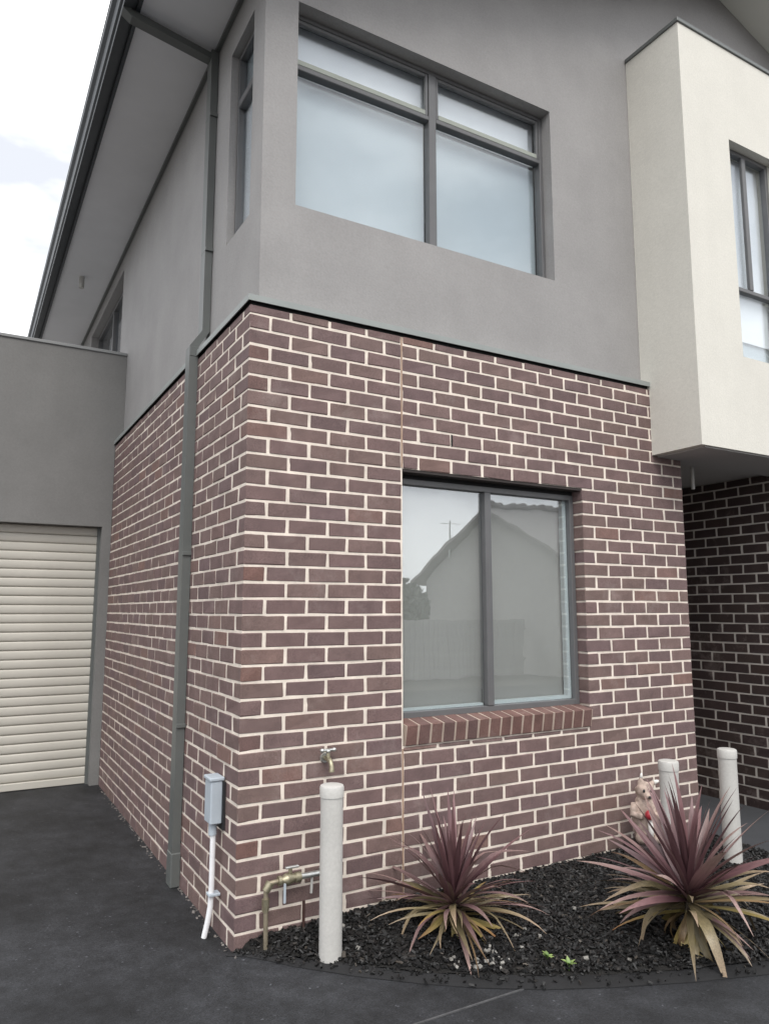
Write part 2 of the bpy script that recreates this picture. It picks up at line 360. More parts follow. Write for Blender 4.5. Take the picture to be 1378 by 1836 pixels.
# ------------------------------------------------------------------ mesh builder
class MB:
    def __init__(s): s.v, s.f, s.uv = [], [], []
    def add(s, vs, fs):
        o = len(s.v); s.v += [tuple(x) for x in vs]; s.f += [tuple(i+o for i in q) for q in fs]; return s
    def box(s, x0, x1, y0, y1, z0, z1):
        return s.add([(x, y, z) for x in (x0, x1) for y in (y0, y1) for z in (z0, z1)],
                     [(0,1,3,2), (4,6,7,5), (0,4,5,1), (2,3,7,6), (0,2,6,4), (1,5,7,3)])
    def cbox(s, x0, x1, y0, y1, z0, z1, c=0.003, jit=0.0):
        """box with chamfered edges: 24 vertices, 26 faces"""
        X, Y, Z = (x0, x1), (y0, y1), (z0, z1)
        vs, idx = [], {}
        for i in (0,1):
            for j in (0,1):
                for k in (0,1):
                    sx, sy, sz = (1-2*i), (1-2*j), (1-2*k)
                    for a in range(3):
                        p = [X[i]+sx*c, Y[j]+sy*c, Z[k]+sz*c]
                        p[a] -= (sx, sy, sz)[a]*c
                        p = [q+random.uniform(-jit, jit) for q in p]
                        idx[(i,j,k,a)] = len(vs); vs.append(p)
        g = idx.get
        fs = []
        for i in (0,1):
            q = [g((i,0,0,0)), g((i,1,0,0)), g((i,1,1,0)), g((i,0,1,0))]; fs.append(q if i else q[::-1])
            q = [g((0,i,0,1)), g((1,i,0,1)), g((1,i,1,1)), g((0,i,1,1))]; fs.append(q if not i else q[::-1])
            q = [g((0,0,i,2)), g((1,0,i,2)), g((1,1,i,2)), g((0,1,i,2))]; fs.append(q if i else q[::-1])
        for i in (0,1):
            for j in (0,1):
                q = [g((i,j,0,0)), g((i,j,0,1)), g((i,j,1,1)), g((i,j,1,0))]; fs.append(q)
                q = [g((i,0,j,0)), g((i,0,j,2)), g((i,1,j,2)), g((i,1,j,0))]; fs.append(q)
                q = [g((0,i,j,1)), g((0,i,j,2)), g((1,i,j,2)), g((1,i,j,1))]; fs.append(q)
        for i in (0,1):
            for j in (0,1):
                for k in (0,1): fs.append([g((i,j,k,0)), g((i,j,k,1)), g((i,j,k,2))])
        return s.add(vs, fs)
    def tube(s, pts, rad, n=12, cap=True):
        pts = [Vector(p) for p in pts]
        rads = rad if isinstance(rad, (list, tuple)) else [rad]*len(pts)
        rings = []
        t0 = (pts[1]-pts[0]).normalized()
        nrm = t0.orthogonal().normalized()
        o = len(s.v)
        for i, p in enumerate(pts):
            t = ((pts[min(i+1, len(pts)-1)]-pts[max(i-1, 0)])).normalized()
            nrm = (nrm - t*nrm.dot(t)).normalized(); b = t.cross(nrm)
            for k in range(n):
                a = 2*math.pi*k/n
                s.v.append(tuple(p+(nrm*math.cos(a)+b*math.sin(a))*rads[i]))
        for i in range(len(pts)-1):
            for k in range(n):
                a, b2 = o+i*n+k, o+i*n+(k+1) % n
                s.f.append((a, b2, b2+n, a+n))
        if cap:
            s.f.append(tuple(o+k for k in range(n))[::-1]); e = o+(len(pts)-1)*n
            s.f.append(tuple(e+k for k in range(n)))
        return s
    def lathe(s, prof, c=(0,0,0), n=24):
        o = len(s.v); cx, cy, cz = c
        for r, z in prof:
            for k in range(n):
                a = 2*math.pi*k/n; s.v.append((cx+r*math.cos(a), cy+r*math.sin(a), cz+z))
        for i in range(len(prof)-1):
            for k in range(n):
                a, b = o+i*n+k, o+i*n+(k+1) % n
                s.f.append((a, b, b+n, a+n))
        s.f.append(tuple(o+k for k in range(n))[::-1]); e = o+(len(prof)-1)*n
        s.f.append(tuple(e+k for k in range(n)))
        return s
    def prism(s, poly, axis, a0, a1):
        """polygon in the two other axes, extruded along axis"""
        def P(u, v, w):
            p = [0, 0, 0]; o = [i for i in range(3) if i != axis]
            p[o[0]], p[o[1]], p[axis] = u, v, w; return p
        n = len(poly)
        vs = [P(u, v, a0) for u, v in poly]+[P(u, v, a1) for u, v in poly]
        fs = [tuple(range(n))[::-1], tuple(range(n, 2*n))]+[(i, (i+1) % n, n+(i+1) % n, n+i) for i in range(n)]
        return s.add(vs, fs)
    def ellipsoid(s, c, r, nu=14, nv=9, rot=None):
        o = len(s.v); vs, fs = [], []
        for j in range(nv+1):
            th = math.pi*j/nv
            for i in range(nu):
                ph = 2*math.pi*i/nu
                p = Vector((r[0]*math.sin(th)*math.cos(ph), r[1]*math.sin(th)*math.sin(ph), r[2]*math.cos(th)))
                if rot: p = rot @ p
                vs.append(p+Vector(c))
        for j in range(nv):
            for i in range(nu):
                a, b = j*nu+i, j*nu+(i+1) % nu
                fs.append((a, a+nu, b+nu, b))
        return s.add(vs, fs)
    def mesh(s, name, mat, smooth=False, off=(0,0,0)):
        m = bpy.data.meshes.new(name)
        m.from_pydata([(x-off[0], y-off[1], z-off[2]) for x, y, z in s.v], [], s.f)
        m.materials.append(mat)
        import bmesh
        bm = bmesh.new(); bm.from_mesh(m)
        bmesh.ops.recalc_face_normals(bm, faces=bm.faces); bm.to_mesh(m); bm.free()
        if smooth:
            for p in m.polygons: p.use_smooth = True
            if smooth != 'all':
                m.set_sharp_from_angle(angle=R(40))
        return m
    def build(s, name, mat, parent=None, smooth=False):
        off = root_loc(parent)
        o = bpy.data.objects.new(name, s.mesh(name, mat, smooth, off))
        col.objects.link(o)
        if parent: o.parent = parent
        return o

def root_loc(o):
    v = Vector((0, 0, 0))
    while o is not None:
        v += Vector(o.location); o = o.parent
    return v

def thing(name, label, cat, loc=(0,0,0), group=None):
    o = bpy.data.objects.new(name, None); o.empty_display_size = 0.2
    col.objects.link(o); o.location = loc
    o['label'] = label; o['category'] = cat
    if group: o['group'] = group
    return o
def structure(name, mb, mat, smooth=False):
    o = mb.build(name, mat, None, smooth); o['kind'] = 'structure'; return o
def dup(o, parent=None):
    c = o.copy(); col.objects.link(c)
    if parent: c.parent = parent
    for ch in list(o.children): dup(ch, c)
    return c

# ------------------------------------------------------------------ setting: ground, drive, path, bed
structure('ground', MB().add([(-600,-600,-0.02), (600,-600,-0.02), (600,600,-0.02), (-600,600,-0.02)], [(0,1,2,3)]), M['ground'])
structure('driveway', MB().add([(-9,-9.3,0), (26,-9.3,0), (26,4.3,0), (-9,4.3,0)], [(0,1,2,3)]), M['asphalt'])
structure('porch_path', MB().box(3.50, 4.64, -1.9, 1.62, -0.01, 0.018), M['path'])

structure('driveway_joint', MB().box(0.2, 1.09, -0.960, -0.9515, -0.01, 0.0045), plain('joint_filler', (0.075, 0.075, 0.078), 0.85, var=0.3, scale=20))
EDGE_OUT = [(-0.04,-0.004), (0.04,-0.055), (0.12,-0.15), (0.20,-0.26), (0.417,-0.494), (0.64,-0.70), (0.83,-0.85), (1.08,-1.01), (1.364,-1.15), (1.70,-1.29), (2.066,-1.415), (2.6,-1.56), (3.48,-1.72)]
EDGE_IN = [(0.03,-0.004), (0.085,-0.04), (0.16,-0.10), (0.25,-0.21), (0.455,-0.42), (0.68,-0.62), (0.87,-0.765), (1.12,-0.915), (1.40,-1.05), (1.735,-1.19), (2.10,-1.315), (2.62,-1.46), (3.48,-1.62)]
def kerb():
    mb = MB(); n = len(EDGE_OUT); vs = []
    for (a, b), (c, d) in zip(EDGE_OUT, EDGE_IN):
        vs += [(a, b, -0.01), (a, b, 0.005), (a*0.75+c*0.25, b*0.75+d*0.25, 0.012+0.003*math.sin(a*23)), (c, d, 0.014+0.004*math.sin(a*17+1)), (c, d, -0.01)]
    fs = []
    for i in range(n-1):
        for k in range(4): fs.append((i*5+k, i*5+k+1, (i+1)*5+k+1, (i+1)*5+k))
    fs += [(4,3,2,1,0), tuple((n-1)*5+k for k in range(5))]
    return mb.add(vs, fs)
structure('garden_edging', kerb(), M['edge'], True)
def inner_y(x):
    for (a, b), (c, d) in zip(EDGE_IN, EDGE_IN[1:]):
        if a <= x <= c: return b+(d-b)*(x-a)/(c-a)
    return EDGE_IN[-1][1] if x > 1 else -0.004
def bed_z(x, y):
    d = max(0.0, y-inner_y(x)); w = max(0.05, -inner_y(x))
    t = min(1, d/w)
    return 0.022+0.062*min(1, t*1.25)*min(1, 0.55+x*0.6)
def bed():
    mb = MB(); nx, ny = 60, 14; vs, fs = [], []
    for i in range(nx+1):
        x = 0.03+(3.48-0.03)*i/nx; y0 = inner_y(x)-0.01
        for j in range(ny+1):
            y = y0+(0.003-y0)*j/ny
            vs.append((x, y, bed_z(x, y)+random.uniform(-0.006, 0.006)-0.006))
    for i in range(nx):
        for j in range(ny):
            a = i*(ny+1)+j; fs.append((a, a+ny+1, a+ny+2, a+1))
    return mb.add(vs, fs)
structure('garden_bed', bed(), M['soil'], 'all')

def chips(count, smin, smax, pick, rnd, zoff=0.004, asp=(0.2, 0.5), hh=(0.002, 0.005)):
    mb = MB()
    for _ in range(count):
        x, y, z = pick(rnd)
        L = rnd.uniform(smin, smax)/2; W = L*rnd.uniform(*asp); H = rnd.uniform(*hh)
        rot = Matrix.Rotation(rnd.uniform(0, 6.28), 3, 'Z') @ Matrix.Rotation(rnd.gauss(0, 0.35), 3, 'Y') @ Matrix.Rotation(rnd.gauss(0, 0.4), 3, 'X')
        vs = []
        for a in (-1, 1):
            for b in (-1, 1):
                for c in (-1, 1):
                    p = Vector((a*L*rnd.uniform(0.6, 1), b*W*rnd.uniform(0.6, 1), c*H))
                    vs.append(rot @ p+Vector((x, y, z+zoff)))
        mb.add(vs, [(0,1,3,2), (4,6,7,5), (0,4,5,1), (2,3,7,6), (0,2,6,4), (1,5,7,3)])
    return mb
def pick_bed(r):
    while True:
        x = r.uniform(0.05, 3.46); y = r.uniform(-1.66, -0.006)
        if y > inner_y(x)+0.004: return x, y, bed_z(x, y)
o = chips(15000, 0.012, 0.045, pick_bed, random.Random(3)).build('bark_mulch', M['mulch']); o['kind'] = 'stuff'
def pick_spill(r):
    while True:
        i = r.randrange(len(EDGE_OUT)-1); t = r.random()
        a, b = EDGE_IN[i], EDGE_IN[i+1]; c, d = EDGE_OUT[i], EDGE_OUT[i+1]
        k = r.random()**2*1.1
        px = (a[0]+(b[0]-a[0])*t)*(1-k)+(c[0]+(d[0]-c[0])*t)*k
        py = (a[1]+(b[1]-a[1])*t)*(1-k)+(c[1]+(d[1]-c[1])*t)*k
        return px, py, 0.014
o = chips(420, 0.008, 0.03, pick_spill, random.Random(5)).build('bark_mulch', M['mulch']); o['kind'] = 'stuff'
def pick_peb(r):
    while True:
        if r.random() < 0.6: x, y = r.gauss(0.98, 0.11), r.gauss(-0.72, 0.05)
        else: x, y = r.uniform(0.5, 2.6), r.uniform(-1.2, -0.1)
        if 0.1 < x < 3.4 and inner_y(x)+0.02 < y < -0.03: return x, y, bed_z(x, y)
o = chips(34, 0.008, 0.026, pick_peb, random.Random(9), 0.010, (0.6, 1.0), (0.004, 0.008)).build('pale_pebbles', M['pebble']); o['kind'] = 'stuff'

# ------------------------------------------------------------------ the townhouse
house = thing('townhouse', 'two storey townhouse, brown brick below, grey render above, cream bay projecting at the right', 'house')
ZC = 0.086                                     # course height
def zj(k): return ZC*(38-k)                    # bed joint k counted from the top
TOP = 3.318
MOD = 0.2408; JT = 0.0165
CJ0, CJ1 = 0.957, 0.971                        # control joint
XEND = 3.467
WX0, WX1, WZ0, WZ1 = 0.971, 2.420, 0.900, 2.494
YEND = 4.04
RX = 0.075                                     # the render stands back from the brick face

# mortar body of the two brick walls (recessed 3 mm behind the brick faces)
REC = 0.0025
fb = MB()
fb.box(REC, WX0-0.004, REC, 0.105, -0.05, TOP-0.003)
fb.box(WX1+0.004, XEND-REC, REC, 0.105, -0.05, TOP-0.003)
fb.box(WX0-0.004, WX1+0.004, REC, 0.105, -0.05, WZ0-0.006)
fb.box(WX0-0.004, WX1+0.004, REC, 0.105, WZ1+0.005, TOP-0.003)
front_wall = fb.build('front_brick_wall', M['mortar'], house)
side_wall = MB().box(REC, 0.105, 0.1051, YEND, -0.05, TOP-0.003).build('side_brick_wall', M['mortar'], house)

# list every brick: (face, a0, a1, z0, z1, depth) ; a runs along the wall
bricks = []
for k in range(-1, 38):
    z0, z1 = zj(k+1)+0.0060, zj(k)-0.0060
    if k == -1: z1 = TOP
    if k == 37: z0 = -0.04
    even = (k % 2 == 0)
    z0 += random.uniform(-0.0008, 0.0008); z1 += random.uniform(-0.0008, 0.0008)
    # front: left of the control joint
    cuts = [0.0]+[MOD*(n+(0.5 if even else 1)) for n in range(4)]
    segs = []
    for n in range(len(cuts)-1):
        segs.append((cuts[n]+(JT/2 if n else 0), cuts[n+1]-JT/2))
    if even: segs.append((cuts[-1]+JT/2, CJ0))
    else: segs[-1] = (segs[-1][0], CJ0)
    # right of it
    x = CJ1; first = True
    while x < XEND-0.02:
        L = MOD*(0.5 if (even and first) else 1)
        nx = (CJ1-JT/2+L) if first else (x-JT/2+L)
        b = min(nx-JT/2, XEND)
        if XEND-b < 0.045: b = XEND
        segs.append((x, b)); x = b+JT if b < XEND else XEND; first = False
    for a, b in segs:
        zz0, zz1 = z0, z1
        if a >= WX0-0.001 and a < WX1-0.02:      # over or under the window
            if k == 27: zz1 = 0.887
            elif WZ0 < (z0+z1)/2 < WZ1:
                if b > WX1+0.03: a = WX1
                else: continue
        if a > 3.155 and z0 > 2.85: continue      # behind the cream bay
        jx = random.uniform(-0.0015, 0.0015)
        corner = a < 0.001
        rot_corner = corner and even              # header seen on the front: the brick runs back
        bricks.append(['f', a+(0 if corner else jx), b+jx if b < XEND-0.001 else b, zz0, zz1, 0.226 if rot_corner else 0.104])
    # side
    y = 0.2408 if even else 0.1204
    n = 0
    while y < YEND-0.03:
        b = min(y+MOD-JT/2, YEND)
        bricks.append(['s', y+JT/2, b, z0, z1, 0.104]); y += MOD
def persp(q):
    d = Vector(q)-CAM; w = d.dot(fw); return (1316*d.dot(rt)/w, 1316*d.dot(up)/w)
def shown(bk):
    w, a, b, z0, z1, d = bk
    p = [(a,0,z0), (b,0,z0), (b,0,z1), (a,0,z1)] if w == 'f' else [(0,a,z0), (0,b,z0), (0,b,z1), (0,a,z1)]
    q = [persp(x) for x in p]
    ar = abs(sum(q[i][0]*q[(i+1)%4][1]-q[(i+1)%4][0]*q[i][1] for i in range(4)))/2
    return ar
bricks.sort(key=shown, reverse=True)
mesh_cache = {}
def brick_mesh(L, D, H, mat, key):
    kk = (round(L, 3), round(D, 3), round(H, 3), key, random.randrange(6))
    if kk not in mesh_cache:
        mesh_cache[kk] = MB().cbox(-kk[0]/2, kk[0]/2, -kk[1]/2, kk[1]/2, -kk[2]/2, kk[2]/2, 0.004, 0.0022).mesh('brick', mat)
    return mesh_cache[kk]
def place(bk, parent, mat, name='brick', key='b'):
    w, a, b, z0, z1, d = bk
    prot = random.uniform(0, 0.002)
    o = bpy.data.objects.new(name, None)
    if w == 'f': c = ((a+b)/2, d/2-prot, (z0+z1)/2); dims = (b-a, d, z1-z0); rz = 0
    elif w == 's': c = (d/2-prot, (a+b)/2, (z0+z1)/2); dims = (b-a, d, z1-z0); rz = R(90)
    o = bpy.data.objects.new(name, brick_mesh(*dims, mat, key))
    col.objects.link(o); o.parent = parent
    o.location = c
    o.rotation_euler = (random.gauss(0, 0.003), random.gauss(0, 0.003), rz+random.gauss(0, 0.002))
    return o
def red_end(o):
    m = o.data.copy(); m.materials.append(M['sill_brick']); o.data = m
    for p in m.polygons:
        if p.normal.y < -0.5: p.material_index = 1
NB = 300
for bk in bricks[:NB]:
    o = place(bk, front_wall if bk[0] == 'f' else side_wall, M['brick'])
    if bk[0] == 'f' and bk[1] < 0.001 and bk[5] > 0.2 and random.random() < 0.42: red_end(o)
rest = MB()
for w, a, b, z0, z1, d in bricks[NB:]:
    p = random.uniform(0, 0.002)
    if w == 'f': rest.cbox(a, b, -p, d-p, z0, z1, 0.004, 0.0022)
    else: rest.cbox(-p, d-p, a, b, z0, z1, 0.004, 0.0022)
o = rest.build('brickwork', M['brick'], house); o['kind'] = 'stuff'

MB().box(CJ0+0.002, CJ1-0.002, -0.0005, 0.05, 0.05, WZ0-0.02).build('control_joint', M['sealant'], house)
MB().box(CJ0+0.002, CJ1-0.002, -0.0005, 0.05, WZ1+0.01, TOP-0.005).build('control_joint', M['sealant'], house)
MB().box(1.327-0.004, 1.327+0.006, -0.001, 0.03, zj(7)+0.006, zj(6)-0.006).build('weep_hole', M['dark'], house)
MB().box(WX0-0.08, WX1+0.08, 0.006, 0.16, WZ1-0.012, WZ1+0.004).build('lintel', M['lintel'], house)

# flashing between brick and render; black strip below stands in for its shadow
def swept(profile):
    mb = MB(); n = len(profile); vs = []
    for st in range(3):
        for d, z in profile:
            vs.append([(3.155, d, z), (d, d, z), (d, 9.6, z)][st])
    fs = []
    for st in range(2):
        for i in range(n):
            a, b = st*n+i, st*n+(i+1) % n
            fs.append((a, b, b+n, a+n))
    fs += [tuple(range(n))[::-1], tuple(range(2*n, 3*n))]
    return mb.add(vs, fs)
swept([(-0.014, 3.337), (-0.014, 3.372), (0.095, 3.405), (0.095, 3.395), (-0.008, 3.364), (-0.008, 3.337)]).build('flashing', M['flash'], house)
swept([(0.016, TOP-0.002), (0.016, 3.366), (0.09, 3.385), (0.09, TOP-0.002)]).build('flashing_gap_shade', M['dark'], house)

# upper rendered walls
UX0, UX1, UZ0, UZ1 = 0.285, 2.305, 4.02, 5.35
def front_upper():
    mb = MB(); y0, y1 = RX, 0.26
    mb.box(RX, UX0, y0, y1, 3.39, 5.62)
    mb.box(UX1, 8.8, y0, y1, 3.39, 5.62)
    mb.box(UX0, UX1, y0, y1, 3.39, UZ0)
    mb.box(UX0, UX1, y0, y1, UZ1, 5.62)
    mb.prism([(RX, 5.62), (8.8, 5.62), (8.8, 5.80), (4.42, 7.27), (RX, 5.66)], 1, y0, y1)
    return mb
front_upper().build('upper_front_wall', M['render'], house)
SY0, SY1, SZ0, SZ1 = 0.275, 0.72, 4.0, 5.355
FY0, FY1, FZ0, FZ1 = 4.5, 6.85, 4.35, 5.43
def side_upper():
    mb = MB(); x0, x1 = RX, 0.26
    mb.box(x0, x1, 0.26, SY0, 3.39, 5.62); mb.box(x0, x1, SY1, FY0, 3.39, 5.62); mb.box(x0, x1, FY1, 9.6, 3.39, 5.62)
    mb.box(x0, x1, SY0, SY1, 3.39, SZ0); mb.box(x0, x1, SY0, SY1, SZ1, 5.62)
    mb.box(x0, x1, FY0, FY1, 3.39, FZ0); mb.box(x0, x1, FY0, FY1, FZ1, 5.62)
    return mb
side_upper().build('upper_side_wall', M['render'], house)
MB().box(0.3, 8.8, 9.4, 9.6, -0.05, 5.6).build('rear_wall', M['render'], house)
MB().box(0.0, 0.2, YEND+0.01, 9.39, -0.05, 3.33).build('lower_side_wall', M['render'], house)

# windows -----------------------------------------------------------
def win_front(x0, x1, z0, z1, yf, cols, rows, fr=0.05, dep=0.06, blinds=None, mull=0.08, sash=()):
    """frame in a front-facing opening; cols/rows are dividing positions"""
    f = MB()
    f.cbox(x0, x0+fr, yf, yf+dep, z0, z1, 0.003); f.cbox(x1-fr, x1, yf, yf+dep, z0, z1, 0.003)
    f.cbox(x0+fr+0.0005, x1-fr-0.0005, yf+0.001, yf+dep, z1-fr, z1, 0.003); f.cbox(x0+fr+0.0005, x1-fr-0.0005, yf+0.001, yf+dep, z0, z0+fr, 0.003)
    root = f.build('window', M['frame'], house)
    xs = [x0+fr]+[c for c in cols]+[x1-fr]
    for c in cols:
        MB().cbox(c-mull/2, c+mull/2, yf-0.004, yf+dep-0.004, z0+fr+0.0005, z1-fr-0.0005, 0.004).build('mullion', M['frame'], root)
    edges = [x0+fr]+sum([[c-mull/2, c+mull/2] for c in cols], [])+[x1-fr]
    for i in range(0, len(edges), 2):
        a, b = edges[i]+0.0005, edges[i+1]-0.0005
        zs = [z0+fr]
        for r in rows:
            MB().cbox(a, b, yf-0.002, yf+dep-0.002, r-0.030, r+0.004, 0.004).build('transom', M['frame'], root)
            zs += [r-0.030, r+0.004]
        zs.append(z1-fr)
        for j in range(0, len(zs), 2):
            MB().box(a-0.004, b+0.004, yf+dep*0.55, yf+dep*0.55+0.006, zs[j]-0.004, zs[j+1]+0.004).build('pane', M['glass_upper'] if z0 > 3 else M['glass'], root)
            if (j//2) in sash:
                s = MB(); q = 0.024; c, d = zs[j]+0.002, zs[j+1]-0.002
                s.cbox(a+0.002, a+q, yf+0.004, yf+0.03, c, d, 0.003); s.cbox(b-q, b-0.002, yf+0.004, yf+0.03, c, d, 0.003)
                s.cbox(a+q+0.0005, b-q-0.0005, yf+0.005, yf+0.03, d-q, d, 0.003)
                s.build('sash', M['frame'], root)
                MB().cbox(a+q+0.0005, b-q-0.0005, yf+0.001, yf+0.03, c, c+q+0.012, 0.003).build('sash_rail', M['frame_pale'], root)  # bottom rail paler than the sash: its highlight is put into the colour
            if blinds:
                bm = blinds[min(j//2, len(blinds)-1)]
                MB().box(a-0.02, b+0.02, yf+dep+0.04, yf+dep+0.045, zs[j]-0.03, zs[j+1]+0.03).build('blind', bm, root)
    return root
# upper corner window (front)
w = win_front(UX0-0.03, UX1+0.0, UZ0-0.03, UZ1, 0.165, [1.315], [5.0], 0.030, 0.06, [M['blind_upper'], M['blind_top']], 0.058, sash=(1,))
w['label'] = 'large grey framed upper window with two opening top lights'
# ground floor window, sliding, with a grey blind
gw = win_front(WX0+0.001, WX1-0.001, 1.03, 2.458, 0.088, [1.667], [], 0.036, 0.055, [M['blind_lower']], 0.05)
gw['label'] = 'sliding ground floor window with grey blinds, above the brick sill'
MB().box(WX0+0.002, WX1-0.002, 0.095, 0.15, 2.4585, 2.4815).build('head_gap_shade', M['dark'], gw)  # black fill: shade of the gap under the lintel, put in as colour
wb = MB()
wb.box(1.70, 2.381, 0.128, 0.165, 1.068, 1.09)
wb.box(2.350, 2.381, 0.128, 0.165, 1.0905, 2.421)
wb.build('white_bead', M['white_bead'], gw)
MB().box(1.009, 1.634, 0.128, 0.165, 1.068, 1.082).build('white_bead', M['white_bead'], gw)

# sloping brick-on-edge sill
sb = MB().box(WX0+0.002, WX1-0.002, -0.066, 0.066, -0.0565, 0.0555)
rsill = Matrix.Rotation(R(10), 3, 'X')
sb.v = [tuple(rsill @ Vector((0, b, c))+Vector((a, 0.0455, 0.9655))) for a, b, c in sb.v]
sb.box(WX0+0.001, WX1-0.001, 0.004, 0.09, 0.887, 0.93)
sill = sb.build('window_sill', plain('sill_mortar', (0.40, 0.32, 0.265), 0.9, var=0.15, scale=9), house)
n = 17; stp = (WX1-WX0)/n
sm = []
for v in range(3):
    mb = MB().cbox(-0.0365, 0.0365, -0.068, 0.068, -0.058, 0.058, 0.004, 0.0014)
    sm.append(mb.mesh('sill_brick', M['sill_brick']))
for i in range(n):
    o = bpy.data.objects.new('sill_brick', random.choice(sm)); col.objects.link(o); o.parent = sill
    o.location = (WX0+stp*(i+0.5), 0.0445+random.uniform(-0.0015, 0.0015), 0.9655)
    o.rotation_euler = (R(10), 0, random.gauss(0, 0.006))

# side-facing windows
def win_side(y0, y1, z0, z1, xf, rows, bl, fr=0.045, dep=0.06):
    f = MB()
    f.cbox(xf, xf+dep, y0, y0+fr, z0, z1, 0.003); f.cbox(xf, xf+dep, y1-fr, y1, z0, z1, 0.003)
    f.cbox(xf+0.001, xf+dep, y0+fr, y1-fr, z1-fr, z1, 0.003); f.cbox(xf+0.001, xf+dep, y0+fr, y1-fr, z0, z0+fr, 0.003)
    root = f.build('window', M['frame'], house)
    zs = [z0+fr]
    for r in rows:
        MB().cbox(xf-0.002, xf+dep-0.002, y0+fr, y1-fr, r-0.028, r+0.022, 0.004).build('transom', M['frame'], root)
        zs += [r-0.028, r+0.022]
    zs.append(z1-fr)
    for j in range(0, len(zs), 2):
        MB().box(xf+0.03, xf+0.036, y0+fr-0.004, y1-fr+0.004, zs[j]-0.004, zs[j+1]+0.004).build('pane', M['glass_upper'] if z0 > 3 else M['glass'], root)
        MB().box(xf+dep+0.004, xf+dep+0.009, y0, y1, zs[j]-0.03, zs[j+1]+0.03).build('blind', bl[j//2], root)
    return root
win_side(SY0-0.02, SY1, SZ0-0.02, SZ1, 0.125, [5.0], [M['blind_top'], M['blind_upper']], 0.028, 0.05)['label'] = 'narrow upper window in the side wall'
fwn = win_side(FY0, FY1, FZ0, FZ1, 0.165, [], [M['dark']])
MB().cbox(0.163, 0.223, 5.62, 5.68, FZ0+0.045, FZ1-0.045, 0.003).build('mullion', M['frame'], fwn)
MB().box(0.245, 0.25, 4.55, 5.55, FZ0, 5.05).build('blind', M['blind_lower'], fwn)

# eaves, soffit, gutter, roof ----------------------------------------
SOF = 5.62
MB().box(-0.49, RX-0.001, -0.32, 9.9, SOF, SOF+0.012).build('eave_soffit', M['soffit'], house)
MB().box(RX-0.028, RX-0.0015, 0.10, 9.6, SOF-0.03, SOF-0.001).build('soffit_bead', M['pipe'], house)  # bead moulding, its shadow line put into the dark colour
MB().box(-0.515, -0.4905, -0.32, 9.9, SOF-0.03, SOF+0.20).build('fascia', M['gutter'], house)
gp = [(-0.516, 5.625), (-0.585, 5.615), (-0.615, 5.635), (-0.625, 5.69), (-0.650, 5.712), (-0.652, 5.745), (-0.640, 5.750), (-0.636, 5.722), (-0.612, 5.695), (-0.604, 5.645), (-0.582, 5.625), (-0.516, 5.632)]
gut = MB().prism(gp, 1, -0.36, 9.95).build('gutter', M['gutter'], house)
MB().prism([(-0.655, 5.745), (-0.655, 5.757), (-0.634, 5.757), (-0.634, 5.752)], 1, -0.36, 9.95).build('gutter_bead', M['flash'], gut)
sl = (7.27-5.66)/(4.42-RX)
def roof_part(xa, xb, name, mat, zoff, thick, y0, y1):
    def z(x): return (7.27+(x-4.42)*sl if x <= 4.42 else 7.27-(x-4.42)*0.34)+zoff
    return MB().prism([(xa, z(xa)), (xb, z(xb)), (xb, z(xb)+thick), (xa, z(xa)+thick)], 1, y0, y1).build(name, mat, house)
roof = roof_part(-0.60, 4.42, 'roof', M['roof'], 0.17, 0.04, -0.37, 9.95)
roof_part(4.4201, 9.3, 'roof', M['roof'], 0.17, 0.04, -0.37, 9.95)
roof_part(4.42, 9.3, 'rake_soffit', M['rake'], 0.0, 0.012, -0.34, RX-0.001)
roof_part(-0.48, 4.4195, 'rake_soffit', M['soffit'], 0.03, 0.012, -0.34, RX-0.001)
roof_part(4.42, 9.3, 'barge_board', M['rake'], -0.03, 0.20, -0.365, -0.341)
roof_part(-0.52, 4.4195, 'barge_board', M['gutter'], -0.03, 0.20, -0.365, -0.341)
# small pale pipe end hanging from the soffit
MB().tube([(-0.26, 5.35, SOF), (-0.26, 5.35, SOF-0.14)], 0.03).build('overflow_pipe', M['pvc'], house)

# downpipe -------------------------------------------------------------
def rect_path(pts, w, d, mb=None):
    """rectangular section swept: w along Y, d in the X/Z plane"""
    mb = mb or MB(); n = len(pts); vs = []
    for i, (x, z) in enumerate(pts):
        a, b = pts[max(i-1, 0)], pts[min(i+1, n-1)]
        t = Vector((b[0]-a[0], b[1]-a[1])).normalized(); nn = Vector((-t.y, t.x))
        k = 1.0
        if 0 < i < n-1:
            t1 = Vector((x-a[0], z-a[1])).normalized(); k = 1/max(0.5, abs(Vector((-t1.y, t1.x)).dot(nn)))
        for sx, sy in ((-1,-1), (1,-1), (1,1), (-1,1)):
            vs.append((x+nn.x*sx*d/2*k, sy*w/2, z+nn.y*sx*d/2*k))
    fs = [(i*4+j, i*4+(j+1) % 4, (i+1)*4+(j+1) % 4, (i+1)*4+j) for i in range(n-1) for j in range(4)]
    fs += [(3,2,1,0), tuple((n-1)*4+j for j in range(4))]
    return mb.add(vs, fs)
PY = 1.065
def shift(mb, y): mb.v = [(a, b+y, c) for a, b, c in mb.v]; return mb
dp = thing('downpipe', 'rectangular grey downpipe running from the eave gutter down the side wall to the ground', 'downpipe', (-0.03, PY, 0.0))
shift(rect_path([(0.046, 5.54), (0.046, 3.52), (-0.030, 3.40), (-0.030, 0.0)], 0.098, 0.05), PY).build('pipe', M['pipe'], dp)
cross = rect_path([(-0.575, 5.63), (-0.575, 5.585), (-0.54, 5.565), (0.05, 5.555), (0.072, 5.545)], 0.075, 0.045)
cross.v = [(a, b+0.955+(PY-0.955)*max(0, (a+0.575)/0.62), c) for a, b, c in cross.v]
cross.build('offset_pipe', M['pipe'], dp)
MB().cbox(0.019, 0.0735, PY-0.052, PY+0.052, 5.50, 5.60, 0.004).build('elbow', M['pipe'], dp)
